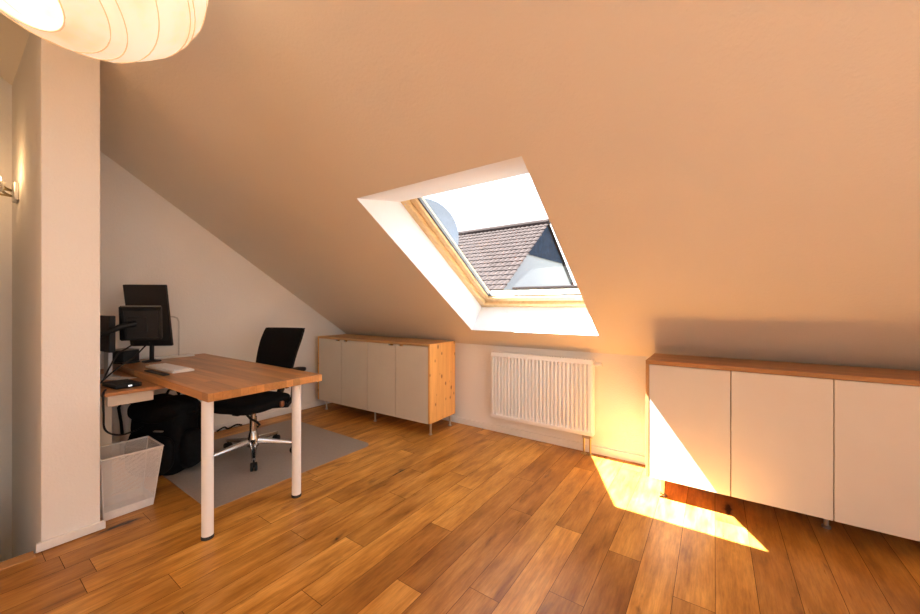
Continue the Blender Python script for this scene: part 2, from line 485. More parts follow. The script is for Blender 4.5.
# ---- roof window
wroot = thing('window_1', 'pine framed roof window in a white recess of the sloped ceiling', 'window', W((WX0 + WX1) / 2, U1, 0), kind='structure')
m = MB()
m.quad([W(WX0, U0, 0), W(WX1, U0, 0), W(WX1, UH, WD), W(WX0, UH, WD)])
m.quad([W(WX0, U1, 0), W(WX0, UB, WD), W(WX1, UB, WD), W(WX1, U1, 0)])
m.quad([W(WX0, U0, 0), W(WX0, UH, WD), W(WX0, UB, WD), W(WX0, U1, 0)])
m.quad([W(WX1, U0, 0), W(WX1, U1, 0), W(WX1, UB, WD), W(WX1, UH, WD)])
m.build('reveal', M_REVEAL, wroot)
def wbox(m, x0, x1, u0, u1, w0, w1, bev=.003):
    b = bmesh.new(); bmesh.ops.create_cube(b, size=1)
    for v in b.verts:
        v.co = Vector((x0 + (v.co.x + .5) * (x1 - x0), u0 + (v.co.y + .5) * (u1 - u0), w0 + (v.co.z + .5) * (w1 - w0)))
    if bev: bmesh.ops.bevel(b, geom=b.edges[:], offset=bev, segments=2, affect='EDGES')
    for v in b.verts: v.co = W(v.co.x, v.co.y, v.co.z)
    return m._merge(b)
F1 = .052; SW = .05
m = MB()
wbox(m, WX0 - .03, WX0 + F1, UH - .03, UB + .02, WD, .36); wbox(m, WX1 - F1, WX1 + .03, UH - .03, UB + .02, WD, .36)
wbox(m, WX0, WX1, UB - .045, UB + .03, WD, .36); wbox(m, WX0, WX1, UH - .06, UH + .012, WD + .012, .36)
m.build('window_frame', M_WINWOOD, wroot)
m = MB()
xa, xb, ua, ub = WX0 + F1 + .008, WX1 - F1 - .008, UH + .0, UB - .053
wbox(m, xa, xa + SW, ua, ub, .295, .372); wbox(m, xb - SW, xb, ua, ub, .295, .372)
wbox(m, xa, xb, ub - .06, ub, .295, .372); wbox(m, xa, xb, ua - .04, ua + .035, .325, .372)
sash = m.build('sash', M_WINWOOD, wroot)
m = MB()
gx0, gx1, gu0, gu1 = xa + SW, xb - SW, ua + .03, ub - .06
wbox(m, gx0 - .004, gx0 + .014, gu0, gu1, .315, .34, 0); wbox(m, gx1 - .014, gx1 + .004, gu0, gu1, .315, .34, 0)
wbox(m, gx0, gx1, gu1 - .012, gu1 + .004, .315, .34, 0)
m.build('gasket', M_GASKET, sash)
m = MB().quad([W(gx0, gu0, .343), W(gx1, gu0, .343), W(gx1, gu1, .343), W(gx0, gu1, .343)])
m.build('pane', M_GLASS, sash)
m = MB()
for x in (WX0 + .026,):
    for u in (UB - .025, UH + .03):
        m.lathe([(.006, -.001), (.006, .002), (0, .002)], W(x, u, WD), -n_, 12)
m.build('screw', M_STEEL, wroot)
# rear roof window and balcony door, unseen, added to let daylight in
for k, (x0, x1, y0, y1) in enumerate(RW):
    r = thing('window_%d' % (k + 2), 'unseen roof window added in the rear slope for daylight', 'window', (0, 0, 0), kind='structure')
    m = MB()
    up = Vector((0, -.561, .828))
    for (a0, a1, c0, c1) in ((x0 - .01, x0 + .06, y0, y1), (x1 - .06, x1 + .01, y0, y1), (x0, x1, y0, y0 + .06), (x0, x1, y1 - .06, y1)):
        lo = [Vector(rear(a0, c0)), Vector(rear(a1, c0)), Vector(rear(a1, c1)), Vector(rear(a0, c1))]
        hi = [p + up * .12 for p in lo]
        V = [m.bm.verts.new(p) for p in lo + hi]
        for q in ((0, 1, 2, 3), (7, 6, 5, 4), (0, 4, 5, 1), (1, 5, 6, 2), (2, 6, 7, 3), (3, 7, 4, 0)): m.bm.faces.new([V[i] for i in q])
    m.build('window_frame', M_WINWOOD, r)
    m = MB().quad([Vector(rear(a, c)) + up * .1 for a, c in ((x0, y0), (x1, y0), (x1, y1), (x0, y1))])
    m.build('pane', M_GLASS, r)
r = thing('added_door_1', 'unseen white glazed balcony door added in the right gable for daylight', 'door', (0, 0, 0), kind='structure')
m = MB()
y0, y1, z0, z1 = DW
for (a, b, c, d) in ((y0, y0 + .08, z0, z1), (y1 - .08, y1, z0, z1), (y0, y1, z0, z0 + .1), (y0, y1, z1 - .08, z1), ((y0 + y1) / 2 - .06, (y0 + y1) / 2 + .06, z0, z1)):
    m.box((XR, a, c), (XR + .07, b, d), .004)
m.build('door_frame', M_WHITE, r)
m = MB().quad([(XR + .035, y0, z0), (XR + .035, y1, z0), (XR + .035, y1, z1), (XR + .035, y0, z1)])
m.build('pane', M_GLASS, r)

# ---- baseboards
def base(name, lo, hi, label):
    struct(MB().box(lo, hi, .003).build(name, M_TRIM), label, 'baseboard')
base('baseboard_far', (XG, YK - .014, 0), (XR, YK, .06), 'white baseboard along the knee wall')
base('baseboard_left', (XG, PY1, 0), (XG + .014, YK - .014, .06), 'white baseboard along the gable wall')
base('baseboard_partition', (PX, PY0 - .018, .004), (PX + .018, PY1 + .018, .046), 'white baseboard around the partition pier')

# ------------------------------------------------------------------ left sideboard (pine carcass, beige fronts)
def sideboard_left():
    X0, X1, Y0, Y1, Z0, Z1 = -3.73, -2.104, 2.542, 2.95, .112, .833
    r = thing('sideboard', 'pine sideboard with four beige doors in the far corner beside the gable wall', 'sideboard', (X1, Y0, 0), .026)
    L = X0 - X1; D = Y1 - Y0; t = .02
    m = MB().box((L, 0, Z0), (L + t, D, Z1), .002).box((-t, 0, Z0), (0, D, Z1), .002)
    m.box((L + t, .02, Z0), (-t, D, Z0 + t), .002).box((L + t, D - .01, Z0 + t), (-t, D, Z1 - t))
    m.box((L / 2 - t, .07, Z0 + t), (L / 2 + t, D - .01, Z1 - t))
    m.build('carcass', M_PINE, r, local=True)
    MB().box((L + t, .0, Z1 - t), (-t, D, Z1), .002).build('top', M_PINETOP, r, local=True)
    n = 4; w = (-L - 2 * t) / n
    for k in range(n):
        xa = L + t + k * w + .003; xb = L + t + (k + 1) * w - .003
        y = .001
        d = MB()
        zt = Z1 - t - .004
        # slab with a finger notch cut from its top edge
        nx = xb - .06 if k in (0, 2) else xa + .06
        nw = .028
        for (a, b2, zz) in ((xa, nx - nw, zt), (nx - nw, nx + nw, zt - .014), (nx + nw, xb, zt)):
            d.box((a, y, Z0 - .002), (b2, y + .018, zt if zz == zt else zz))
        d.build('door', M_DOORL, r, local=True)
    for x in (L + .09, L * .46, -.03):
        for y in (.05, D - .05):
            m = MB().cyl((x, y, .008), (x, y, Z0 + .002), .010, n=16).lathe([(.017, 0), (.017, .008), (.011, .012)], (x, y, 0), n=16)
            m.lathe([(.024, -.004), (.024, 0)], (x, y, Z0 + .002), n=16)
            m.build('leg', M_STEEL, r, local=True, smooth=True)
sideboard_left()

# ------------------------------------------------------------------ right sideboard (oak frame, cream doors)
def sideboard_right():
    X0, Y0, Y1, Z0, Z1 = -.352, 2.531, 2.93, .118, .843
    w = .409; n = 4; X1 = X0 + .018 * 2 + w * n
    r = thing('sideboard', 'long oak framed sideboard with cream doors standing under the slope right of the radiator', 'sideboard', (X0, Y0, 0))
    t = .018
    MB().box((X0, Y0, Z1 - .024), (X1, Y1, Z1), .0015).build('top', M_OAK, r)
    MB().box((X0, Y0, Z0), (X0 + t, Y1, Z1 - .024), .0015).build('side_panel', M_OAK_Z, r)
    MB().box((X1 - t, Y0, Z0), (X1, Y1, Z1 - .024), .0015).build('side_panel', M_OAK_Z, r)
    MB().box((X0 + t, Y0 + .03, Z0), (X1 - t, Y1, Z0 + .018)).box((X0 + t, Y1 - .012, Z0 + .018), (X1 - t, Y1, Z1 - .024)).build('carcass', M_OAK, r)
    for k in range(n):
        xa = X0 + t + k * w + .002; xb = X0 + t + (k + 1) * w - .002
        MB().box((xa, Y0 + .002, Z0), (xb, Y0 + .02, Z1 - .027), .0015).build('door', M_DOORW, r)
    for x in (X0 + .09, X0 + t + 2 * w + .005, X1 - .09):
        for y in (Y0 + (.06 if x < 0 else .18), Y1 - .06):
            m = MB().cyl((x, y, .01), (x, y, Z0 + .002), .011, n=16).lathe([(.019, 0), (.019, .01), (.012, .014)], (x, y, 0), n=16)
            m.build('leg', M_STEEL, r, smooth=True)
M_OAK_Z = wood('oak_board_upright', (.42, .21, .08), (.58, .33, .14), 'Z', .9, .4)
sideboard_right()

# ------------------------------------------------------------------ radiator
def radiator():
    x0, x1, z0, z1 = -1.69, -.778, .158, .752
    yf, yb = 2.925, YK - .035
    r = thing('radiator', 'white fluted panel radiator on the knee wall below the roof window', 'radiator', ((x0 + x1) / 2, yb, z0))
    # fluted front sheet as a profile swept vertically
    n = 26; m = MB(); xs = []
    mar = .022; p = (x1 - x0 - 2 * mar) / n
    prof = [(x0, .004), (x0 + mar * .6, 0)]
    for k in range(n):
        a = x0 + mar + k * p
        prof += [(a + p * .02, 0), (a + p * .14, .026), (a + p * .50, .026), (a + p * .62, 0)]
    prof += [(x1 - mar * .6, 0), (x1, .004)]
    levels = [(z0, 0.0, .004), (z0 + .03, 0.0, 0), (z0 + .045, 1.0, 0), (z1 - .045, 1.0, 0), (z1 - .03, 0.0, 0), (z1, 0.0, .004)]
    rows = []
    for z, f, e in levels:
        rows.append([m.bm.verts.new((x, yf + d * f + e, z)) for x, d in prof])
    for i in range(len(rows) - 1):
        for j in range(len(prof) - 1):
            m.bm.faces.new((rows[i][j], rows[i][j + 1], rows[i + 1][j + 1], rows[i + 1][j]))
    m.build('front_panel', M_WHITE, r)
    for xx in (x0, x1 - .004): MB().box((xx, yf + .004, z0 + .005), (xx + .004, yb, z1 + .004), .001).build('side_cover', M_WHITE, r)
    m = MB()
    m.box((x0, yf + .002, z1 - .002), (x1, yf + .012, z1 + .004), .001).box((x0, yb - .01, z1 - .002), (x1, yb, z1 + .004), .001)
    k = x0 + .02
    while k < x1 - .01:
        m.box((k, yf + .012, z1 - .004), (k + .006, yb - .01, z1 + .002)); k += .022
    m.build('top_grille', M_WHITE, r)
    MB().box((x0 + .01, yb - .02, z0 + .01), (x1 - .01, yb - .004, z1 - .01)).build('back_panel', M_WHITE, r)
    for x in (x0 + .15, x1 - .15):
        MB().box((x - .015, yb - .006, z0 + .08), (x + .015, YK - .001, z1 - .08)).build('bracket', M_WHITE, r)
    v = MB().cyl((x1 - .01, yf + .035, z1 - .03), (x1 + .018, yf + .035, z1 - .03), .011, n=16).cyl((x1 + .018, yf + .035, z1 - .03), (x1 + .062, yf + .035, z1 - .03), .021, .018, n=20)
    v.build('thermostat_valve', M_TRIM, r, smooth=True)
    for x in (x1 - .078, x1 - .028):
        y = yf + .035
        m = MB().cyl((x, y, 0), (x, y, z0 + .02), .008, n=14).lathe([(.022, .001), (.022, .006), (.009, .012)], (x, y, 0), n=18)
        m.lathe([(.015, -.016), (.016, 0), (.013, .016)], (x, y, z0 - .012), n=12)
        m.build('pipe', M_BRASS, r, smooth=True)
    m = MB().box((x1 - .09, yf + .02, z0 - .03), (x1 - .016, yf + .05, z0 - .004), .004)
    m.build('valve_block', M_STEEL, r)
radiator()

# ------------------------------------------------------------------ desk table, side desk, mat
TZ = .746
def table():
    x0, x1, y0, y1 = XG + .016, -2.05, .765, 1.405
    r = thing('table', 'beech topped work table on round white legs in front of the office chair', 'table', ((x0 + x1) / 2, (y0 + y1) / 2, 0))
    o = MB().box((x0, y0, TZ - .043), (x1, y1, TZ), .003).build('tabletop', M_TABLE, r)
    for x, y in ((-2.118, .79), (-2.128, 1.278), (-3.74, .83), (-3.74, 1.33)):
        l = MB().cyl((x, y, .014), (x, y, TZ - .044), .0265, n=32).build('leg', M_WHITE, r, smooth=True)
        MB().lathe([(.0285, 0), (.0285, .012), (.0265, .016)], (x, y, 0), n=32).build('foot_cap', M_RUBBER, l, smooth=True)
table()
DZ = .700
def side_desk():
    x0, x1, y0, y1 = XG + .016, -2.735, .515, .80
    r = thing('side_desk', 'narrow low side desk between the partition pier and the work table', 'desk', ((x0 + x1) / 2, y0, 0))
    MB().box((x0, y0, DZ - .02), (x1, y1, DZ), .006, 3).build('desktop', M_DESK, r)
    MB().box((x1 - .06, y0 + .03, DZ - .085), (x1 - .042, y1 - .05, DZ - .02), .002).build('apron', M_DOORL, r)
    MB().box((x1 - .285, y0 + .04, 0), (x1 - .265, y0 + .095, DZ - .02), .002).build('leg', M_DOORL, r)
    MB().box((x0 + .06, y0 + .02, 0), (x0 + .1, y0 + .12, DZ - .02), .002).build('leg', M_DOORL, r)
side_desk()
def floor_mat_obj():
    pts = []
    x0, x1, y0, y1 = -3.6, -2.39, .90, 2.12
    for cx, cy, rr, a0 in ((x1 - .04, y0 + .04, .04, -90), (x1 - .07, y1 - .07, .07, 0), (x0 + .07, y1 - .07, .07, 90), (x0 + .05, y0 + .05, .05, 180)):
        for i in range(7):
            a = math.radians(a0 + i * 15); pts.append((cx + rr * math.cos(a), cy + rr * math.sin(a)))
    m = MB()
    t = [m.bm.verts.new((x, y, .004)) for x, y in pts]; b = [m.bm.verts.new((x, y, .0004)) for x, y in pts]
    m.bm.faces.new(t); m.bm.faces.new(b[::-1])
    for i in range(len(pts)): m.bm.faces.new((t[i], b[i], b[(i + 1) % len(pts)], t[(i + 1) % len(pts)]))
    tag(m.build('floor_mat', M_MAT), 'flat grey protective mat on the planks under the office chair', 'mat')
floor_mat_obj()

# ------------------------------------------------------------------ office chair
def chair():
    hx, hy = -2.965, 1.42
    r = thing('office_chair', 'black office chair with chrome star base tucked under the table', 'chair', (hx, hy, .004), math.radians(20))
    # local: user faces -Y, backrest on +Y
    rot0 = math.radians(-25 - 20)
    m = MB().lathe([(.03, .075), (.044, .085), (.044, .13), (.03, .19), (.026, .2)], n=24)
    m.build('hub', M_CHROME, r, local=True, smooth=True)
    for k in range(5):
        a = rot0 + k * 2 * PI / 5
        ca, sa = math.cos(a), math.sin(a)
        m = MB()
        sec = [(.03, .122, .024, .020), (.12, .112, .021, .016), (.24, .092, .016, .012), (.305, .082, .014, .010)]
        rings = []
        for d, z, w, h in sec:
            rings.append([m.bm.verts.new((d * ca - o * sa, d * sa + o * ca, z + q)) for o, q in ((-w, -h), (w, -h), (w, 0), (w * .6, h), (-w * .6, h), (-w, 0))])
        for i in range(len(rings) - 1):
            for j in range(6): m.bm.faces.new((rings[i][j], rings[i][(j + 1) % 6], rings[i + 1][(j + 1) % 6], rings[i + 1][j]))
        m.bm.faces.new(rings[0]); m.bm.faces.new(rings[-1][::-1])
        leg = m.build('leg', M_CHROME, r, local=True, smooth=True)
        m = MB()
        px, py = .30 * ca, .30 * sa
        for s in (-1, 1):
            cx, cy = px - s * .013 * sa, py + s * .013 * ca
            ax = Vector((-sa, ca, 0))
            m.lathe([(.0, -.010), (.024, -.010), (.031, -.006), (.031, .006), (.024, .010), (0, .010)], (cx, cy, .031), ax, 20)
        m.cyl((px, py, .03), (px, py, .085), .007, n=10)
        m.blob((px, py, .045), (.018, .018, .018), 2.5, 4)
        m.build('caster', M_BLACK, leg, local=True, smooth=True)
    m = MB().lathe([(.026, .2), (.026, .31), (.02, .312), (.02, .40)], n=24).build('gas_lift', M_CHROME, r, local=True, smooth=True)
    m = MB().box((-.09, -.12, .355), (.09, .14, .395), .015).box((-.03, -.17, .36), (.03, -.1, .385), .008)
    m.build('tilt_mechanism', M_BLACK, r, local=True, smooth=True)
    m = MB().tube([(.05, -.12, .37), (.13, -.16, .352), (.20, -.17, .335), (.225, -.17, .315), (.205, -.17, .302)], .008, 8)
    m.build('height_lever', M_BLACK, r, local=True, smooth=True)
    m = MB().blob((.25, .02, .42), (.013, .02, .024), 3, 5)
    m.build('tension_knob', M_COPPER, r, local=True, smooth=True)
    m = MB().blob((0, -.03, .432), (.235, .24, .046), 4, 12, .006, 9)
    m.build('seat', M_FABRIC, r, local=True, smooth=True)
    # backrest: reclined, slightly curved, wider at the top
    m = MB()
    nx, nz = 14, 16
    P = {}
    for sd in (0, 1):
        for i in range(nx + 1):
            for j in range(nz + 1):
                s = i / nx * 2 - 1; t = j / nz
                hw = .165 + .035 * min(1, t * 1.3)
                edge = max(abs(s) ** 6, abs(2 * t - 1) ** 10)
                th = .034 * (1 - edge * .6)
                x = s * hw * (1 - .04 * (abs(2 * t - 1) ** 8))
                z = .50 + t * .485
                y = .19 + .17 * t + .035 * math.sin(t * PI * .9) * -1 + .03 * (1 - s * s) + (th if sd else -th)
                P[sd, i, j] = m.bm.verts.new((x, y, z))
    for i in range(nx):
        for j in range(nz):
            m.bm.faces.new((P[0, i, j], P[0, i + 1, j], P[0, i + 1, j + 1], P[0, i, j + 1]))
            m.bm.faces.new((P[1, i, j], P[1, i, j + 1], P[1, i + 1, j + 1], P[1, i + 1, j]))
    for i in range(nx):
        for j in (0, nz): m.bm.faces.new((P[0, i, j], P[0, i + 1, j], P[1, i + 1, j], P[1, i, j]))
    for j in range(nz):
        for i in (0, nx): m.bm.faces.new((P[0, i, j], P[0, i, j + 1], P[1, i, j + 1], P[1, i, j]))
    m.build('backrest', M_FABRIC, r, local=True, smooth=True, angle=60)
    m = MB().tube([(0, .1, .385), (0, .26, .39), (0, .30, .46), (0, .31, .62), (0, .36, .78)], [.03, .03, .028, .024, .02], 10)
    m.build('back_support', M_BLACK, r, local=True, smooth=True)
    for s in (-1, 1):
        m = MB().tube([(s * .15, .04, .39), (s * .25, .08, .395), (s * .27, .12, .45), (s * .27, .13, .60), (s * .27, .13, .63)], [.016, .018, .02, .018, .018], 10)
        a = m.build('armrest', M_BLACK, r, local=True, smooth=True)
        m = MB().blob((s * .275, .12, .66), (.042, .12, .02), 4, 6)
        m.build('arm_pad', M_BLACK, a, local=True, smooth=True)
chair()

# ------------------------------------------------------------------ backpack, wastebasket
def backpack():
    r = thing('backpack', 'black backpack standing on the floor under the table behind the wastebasket', 'backpack', (-3.22, .945, .004), math.radians(30))
    # local: front toward -Y after rotation
    M = Matrix.Identity(4)
    m = MB().blob((0, 0, .262), (.20, .125, .262), 3.6, 16, .03, 7, .04, seed=3)
    body = m.build('body', M_NYLON, r, local=True, smooth=True)
    m = MB().blob((-.0, -.135, .16), (.165, .06, .14), 3, 10, .02, 9, seed=5)
    m.build('front_pocket', M_NYLON, r, local=True, smooth=True)
    m = MB().blob((0, -.025, .45), (.205, .14, .085), 2.6, 10, .03, 9, seed=8)
    m.build('top_flap', M_NYLON, r, local=True, smooth=True)
    for s in (-1, 1):
        m = MB().blob((s * .20, .0, .17), (.045, .085, .13), 3, 8, .015, 10, seed=s)
        m.build('side_pocket', M_NYLON, r, local=True, smooth=True)
        m = MB().tube([(s * .09, .10, .5), (s * .12, .15, .42), (s * .14, .15, .25), (s * .14, .10, .08)], [.022, .028, .026, .014], 8)
        m.build('shoulder_strap', M_NYLON, r, local=True, smooth=True)
    m = MB().tube([(-.2, -.06, .49), (-.27, -.07, .50), (-.30, -.07, .46), (-.27, -.08, .36), (-.26, -.08, .27)], .009, 8)
    m.build('loose_strap', M_NYLON, r, local=True, smooth=True)
    m = MB().tube([(-.05, .05, .53), (-.03, .05, .565), (.03, .05, .565), (.05, .05, .53)], .009, 8)
    m.build('grab_handle', M_NYLON, r, local=True, smooth=True)
    m = MB().tube([(-.12, -.193, .235), (-.04, -.202, .24), (.05, -.202, .24), (.12, -.193, .235)], .0035, 6).box((.085, -.195, .34), (.15, -.18, .348), .002)
    m.build('zip', M_GREYP, r, local=True)
    for q in ((.10, .19), (.11, .13)): MB().box((q[0], -.2, q[1]), (q[0] + .013, -.19, q[1] + .015), .002).build('buckle', M_SILVER, r, local=True)
backpack()
def bin_():
    bx0, bx1, by0, by1 = -2.925, -2.735, .522, .735
    tx0, tx1, ty0, ty1, H = -2.975, -2.705, .507, .775, .345
    r = thing('wastebasket', 'white wire mesh wastebasket standing beside the partition pier', 'wastebasket', ((bx0 + bx1) / 2, (by0 + by1) / 2, 0))
    m = MB()
    B = [(bx0, by0), (bx1, by0), (bx1, by1), (bx0, by1)]; T = [(tx0, ty0), (tx1, ty0), (tx1, ty1), (tx0, ty1)]
    zb = .05
    def lerp(i, z):
        f = z / H
        return (B[i][0] + (T[i][0] - B[i][0]) * f, B[i][1] + (T[i][1] - B[i][1]) * f, z)
    for i in range(4): m.quad([lerp(i, zb), lerp((i + 1) % 4, zb), lerp((i + 1) % 4, H), lerp(i, H)])
    m.build('mesh_wall', M_WIRE, r)
    m = MB()
    for i in range(4): m.quad([lerp(i, .003), lerp((i + 1) % 4, .003), lerp((i + 1) % 4, zb), lerp(i, zb)])
    m.quad([lerp(i, .004) for i in range(4)])
    o = m.build('base', M_WHITE_SOFT, r)
    sm = o.modifiers.new('s', 'SOLIDIFY'); sm.thickness = .0015
    m = MB()
    for i in range(4):
        a, b = lerp(i, H), lerp((i + 1) % 4, H)
        m.tube([a, b], .005, 8)
        m.blob(a, (.005, .005, .005), 2, 3)
    m.build('rim', M_WHITE_SOFT, r, smooth=True)
    for i in range(4):
        MB().tube([lerp(i, .003), lerp(i, H)], .0028, 6).build('corner_wire', M_WHITE_SOFT, r, smooth=True)
M_WHITE_SOFT = plain('white_coated_wire', (.70, .69, .68), .45)
bin_()

# ------------------------------------------------------------------ things on the desks
def screens():
    # large thin monitor at the back of the table
    r = thing('monitor', 'large thin dark monitor tilted back, behind the thicker one on the work table', 'monitor', (-3.59, .94, TZ), math.radians(40.8))
    # local X along panel, -Y toward the camera side
    T = Matrix.Translation((0, 0, .355)) @ Matrix.Rotation(math.radians(9), 4, 'X')
    m = MB().box((-.15, -.012, -.235), (.15, .012, .245), .004, M=T)
    m.build('panel', M_SCREEN, r, local=True)
    MB().box((-.142, -.0135, -.19), (.142, -.0125, .238), M=T).build('back_cover', M_BACKC, r, local=True)
    MB().tube([(0, .03, .0), (0, .035, .2), (0, .015, .34)], .015, 10).lathe([(.06, 0), (.06, .008), (.02, .014)], (0, .03, 0), n=24).build('stand', M_BLACK, r, local=True)
    # thicker monitor seen from the back, carried on an arm from a desk pole
    r = thing('monitor', 'thick backed black monitor held on an arm in front of the large thin one', 'monitor', (-3.22, .80, TZ), math.radians(66))
    T = Matrix.Translation((0, 0, .315)) @ Matrix.Rotation(math.radians(7), 4, 'X')
    m = MB()
    b = bmesh.new()
    fr = [(-.112, -.118), (.112, -.118), (.112, .118), (-.112, .118)]
    bk = [(-.07, -.10), (.10, -.10), (.104, .095), (-.085, .095)]
    v1 = [b.verts.new((x, .035, z)) for x, z in fr]; v2 = [b.verts.new((x, -.0, z)) for x, z in fr]; v3 = [b.verts.new((x, -.04, z)) for x, z in bk]
    b.faces.new(v1); b.faces.new(v3)
    for A, B in ((v1, v2), (v2, v3)):
        for i in range(4): b.faces.new((A[i], A[(i + 1) % 4], B[(i + 1) % 4], B[i]))
    bmesh.ops.recalc_face_normals(b, faces=b.faces[:])
    bmesh.ops.bevel(b, geom=b.edges[:], offset=.006, segments=2, affect='EDGES')
    m._merge(b, T)
    m.build('housing', M_BLACK, r, local=True)
    MB().box((-.06, -.05, -.05), (.04, -.038, .05), .003, M=T).build('mounting_plate', M_BLACK, r, local=True)
    MB().box((-.10, -.004, .113), (.108, .024, .1205), .002, M=T).build('top_vent', M_GREYP, r, local=True)
    MB().tube([(-.02, -.05, .315), (-.08, -.10, .30), (-.17, -.10, .255), (-.23, -.08, .23)], .019, 10).build('arm', M_BLACK, r, local=True, smooth=True)
    MB().cyl((-.23, -.08, 0), (-.23, -.08, .30), .017, n=16).lathe([(.045, 0), (.045, .012), (.02, .02)], (-.23, -.08, 0), n=20).build('pole', M_BLACK, r, local=True, smooth=True)
    # third screen mostly hidden by the pier
    r = thing('monitor', 'black monitor on a silver foot on the side desk, mostly hidden by the pier', 'monitor', (-3.41, .645, DZ), math.radians(4))
    MB().box((-.2, -.016, .175), (.185, .016, .415), .004).build('panel', M_BLACK, r, local=True)
    m = MB().box((.07, -.012, .01), (.145, .012, .2), .004).box((-.05, -.05, 0), (.16, .05, .012), .004)
    m.build('stand', M_SILVER, r, local=True)
M_BACKC = plain('brownish_grey_cover', (.032, .028, .026), .4, spec=.35)
screens()
def small_things():
    r = thing('docking_box', 'black box with a grey lid on the table under the monitors', 'box', (-3.70, .815, TZ), math.radians(20))
    MB().box((-.08, -.05, .012), (.08, .06, .098), .005).build('body', M_BLACK, r, local=True)
    MB().box((-.082, -.052, .098), (.082, .062, .105), .003).build('lid', M_GREYP, r, local=True)
    MB().box((-.085, -.055, 0), (.085, .06, .012), .003).build('base', M_BLACK, r, local=True)
    r = thing('hard_drive', 'flat black drive with a small white lamp on the side desk', 'drive', (-2.905, .635, DZ), math.radians(6))
    MB().box((-.1, -.06, .002), (.1, .06, .026), .005).build('case', M_BLACK, r, local=True)
    MB().box((.0985, -.005, .010), (.1025, .012, .018), .001).build('lamp', emit('white_led', (1, 1, 1), .8), r, local=True)
    r = thing('keyboard', 'white keyboard lying on the work table', 'keyboard', (-3.07, .915, TZ), math.radians(3))
    MB().box((-.22, -.062, 0), (.22, .062, .014), .004).build('base', M_TRIM, r, local=True)
    m = MB()
    for row in range(5):
        n = 15
        for k in range(n):
            if row == 0 and 4 < k < 9: continue
            x = -.208 + k * .0278; y = -.048 + row * .0205
            m.box((x, y, .013), (x + .0245, y + .0175, .0195), .002, 1)
        if row == 0: m.box((-.208 + 5 * .0278, -.048, .013), (-.208 + 9 * .0278 - .003, -.0305, .0195), .002, 1)
    m.build('key_bed', M_KEYS, r, local=True)
    o = MB().box((-.15, -.018, 0), (.15, .018, .009), .003).build('wrist_rest', M_RUBBER)
    o.location = (-2.95, .812, TZ); o.rotation_euler.z = math.radians(3)
    tag(o, 'thin black strip on the table in front of the keyboard', 'wrist rest')
    o = MB().box((-.075, -.05, 0), (.075, .05, .0015)).build('paper_sheet', M_PAPERW)
    o.location = (-3.22, .745, DZ); o.rotation_euler.z = math.radians(25)
    o.location.y = .70
    tag(o, 'small white paper slip lying beside the cables on the side desk', 'paper')
    # slim white desk lamp
    r = thing('desk_lamp', 'slim white desk lamp with a bent stem by the gable wall', 'lamp', (-3.75, 1.185, TZ))
    MB().box((-.06, -.17, 0), (.05, .10, .012), .005).build('base', M_WHITE, r, local=True)
    MB().tube([(-.01, .0, .01), (-.01, -.0, .30), (-.01, -.01, .33), (-.01, -.035, .343), (.0, -.10, .348)], .006, 8).build('stem', M_STEEL, r, local=True, smooth=True)
    MB().box((-.022, -.17, .338), (.022, -.09, .35), .005).build('lamp_head', M_WHITE, r, local=True)
    def cable(name, pts, rad, label, mat=M_BLACK):
        # smooth the polyline
        P = [Vector(p) for p in pts]; out = []
        for i in range(len(P) - 1):
            p0, p1, p2, p3 = P[max(i - 1, 0)], P[i], P[i + 1], P[min(i + 2, len(P) - 1)]
            for k in range(8):
                t = k / 8
                out.append(.5 * ((2 * p1) + (-p0 + p2) * t + (2 * p0 - 5 * p1 + 4 * p2 - p3) * t * t + (-p0 + 3 * p1 - 3 * p2 + p3) * t ** 3))
        out.append(P[-1])
        tag(MB().tube(out, rad, 8).build(name, mat, smooth=True), label, 'cable')
    cable('cable', [(-3.20, .76, .925), (-3.19, .72, .90), (-3.12, .66, .87), (-3.02, .6, .80), (-2.98, .565, .735), (-3.0, .54, .718)], .005, 'black cable drooping from the thick monitor onto the side desk')
    cable('cable', [(-3.24, .85, .925), (-3.25, .83, .9), (-3.22, .76, .83), (-3.1, .66, .79), (-3.08, .58, .718)], .005, 'black cable looping behind the first from the monitors to the side desk')
    cable('cable', [(-2.76, .535, .717), (-2.728, .52, .70), (-2.724, .52, .60), (-2.74, .53, .50), (-2.80, .60, .44), (-2.92, .70, .415), (-3.02, .76, .40)], .005, 'black cable hanging off the side desk edge down to the backpack')
    cable('cable', [(XG + .03, 1.50, .006), (XG + .035, 1.56, .03), (XG + .03, 1.6, .006), (XG + .05, 1.66, .03), (XG + .03, 1.72, .008)], .008, 'short black cable bunched on the floor at the gable baseboard')
small_things()

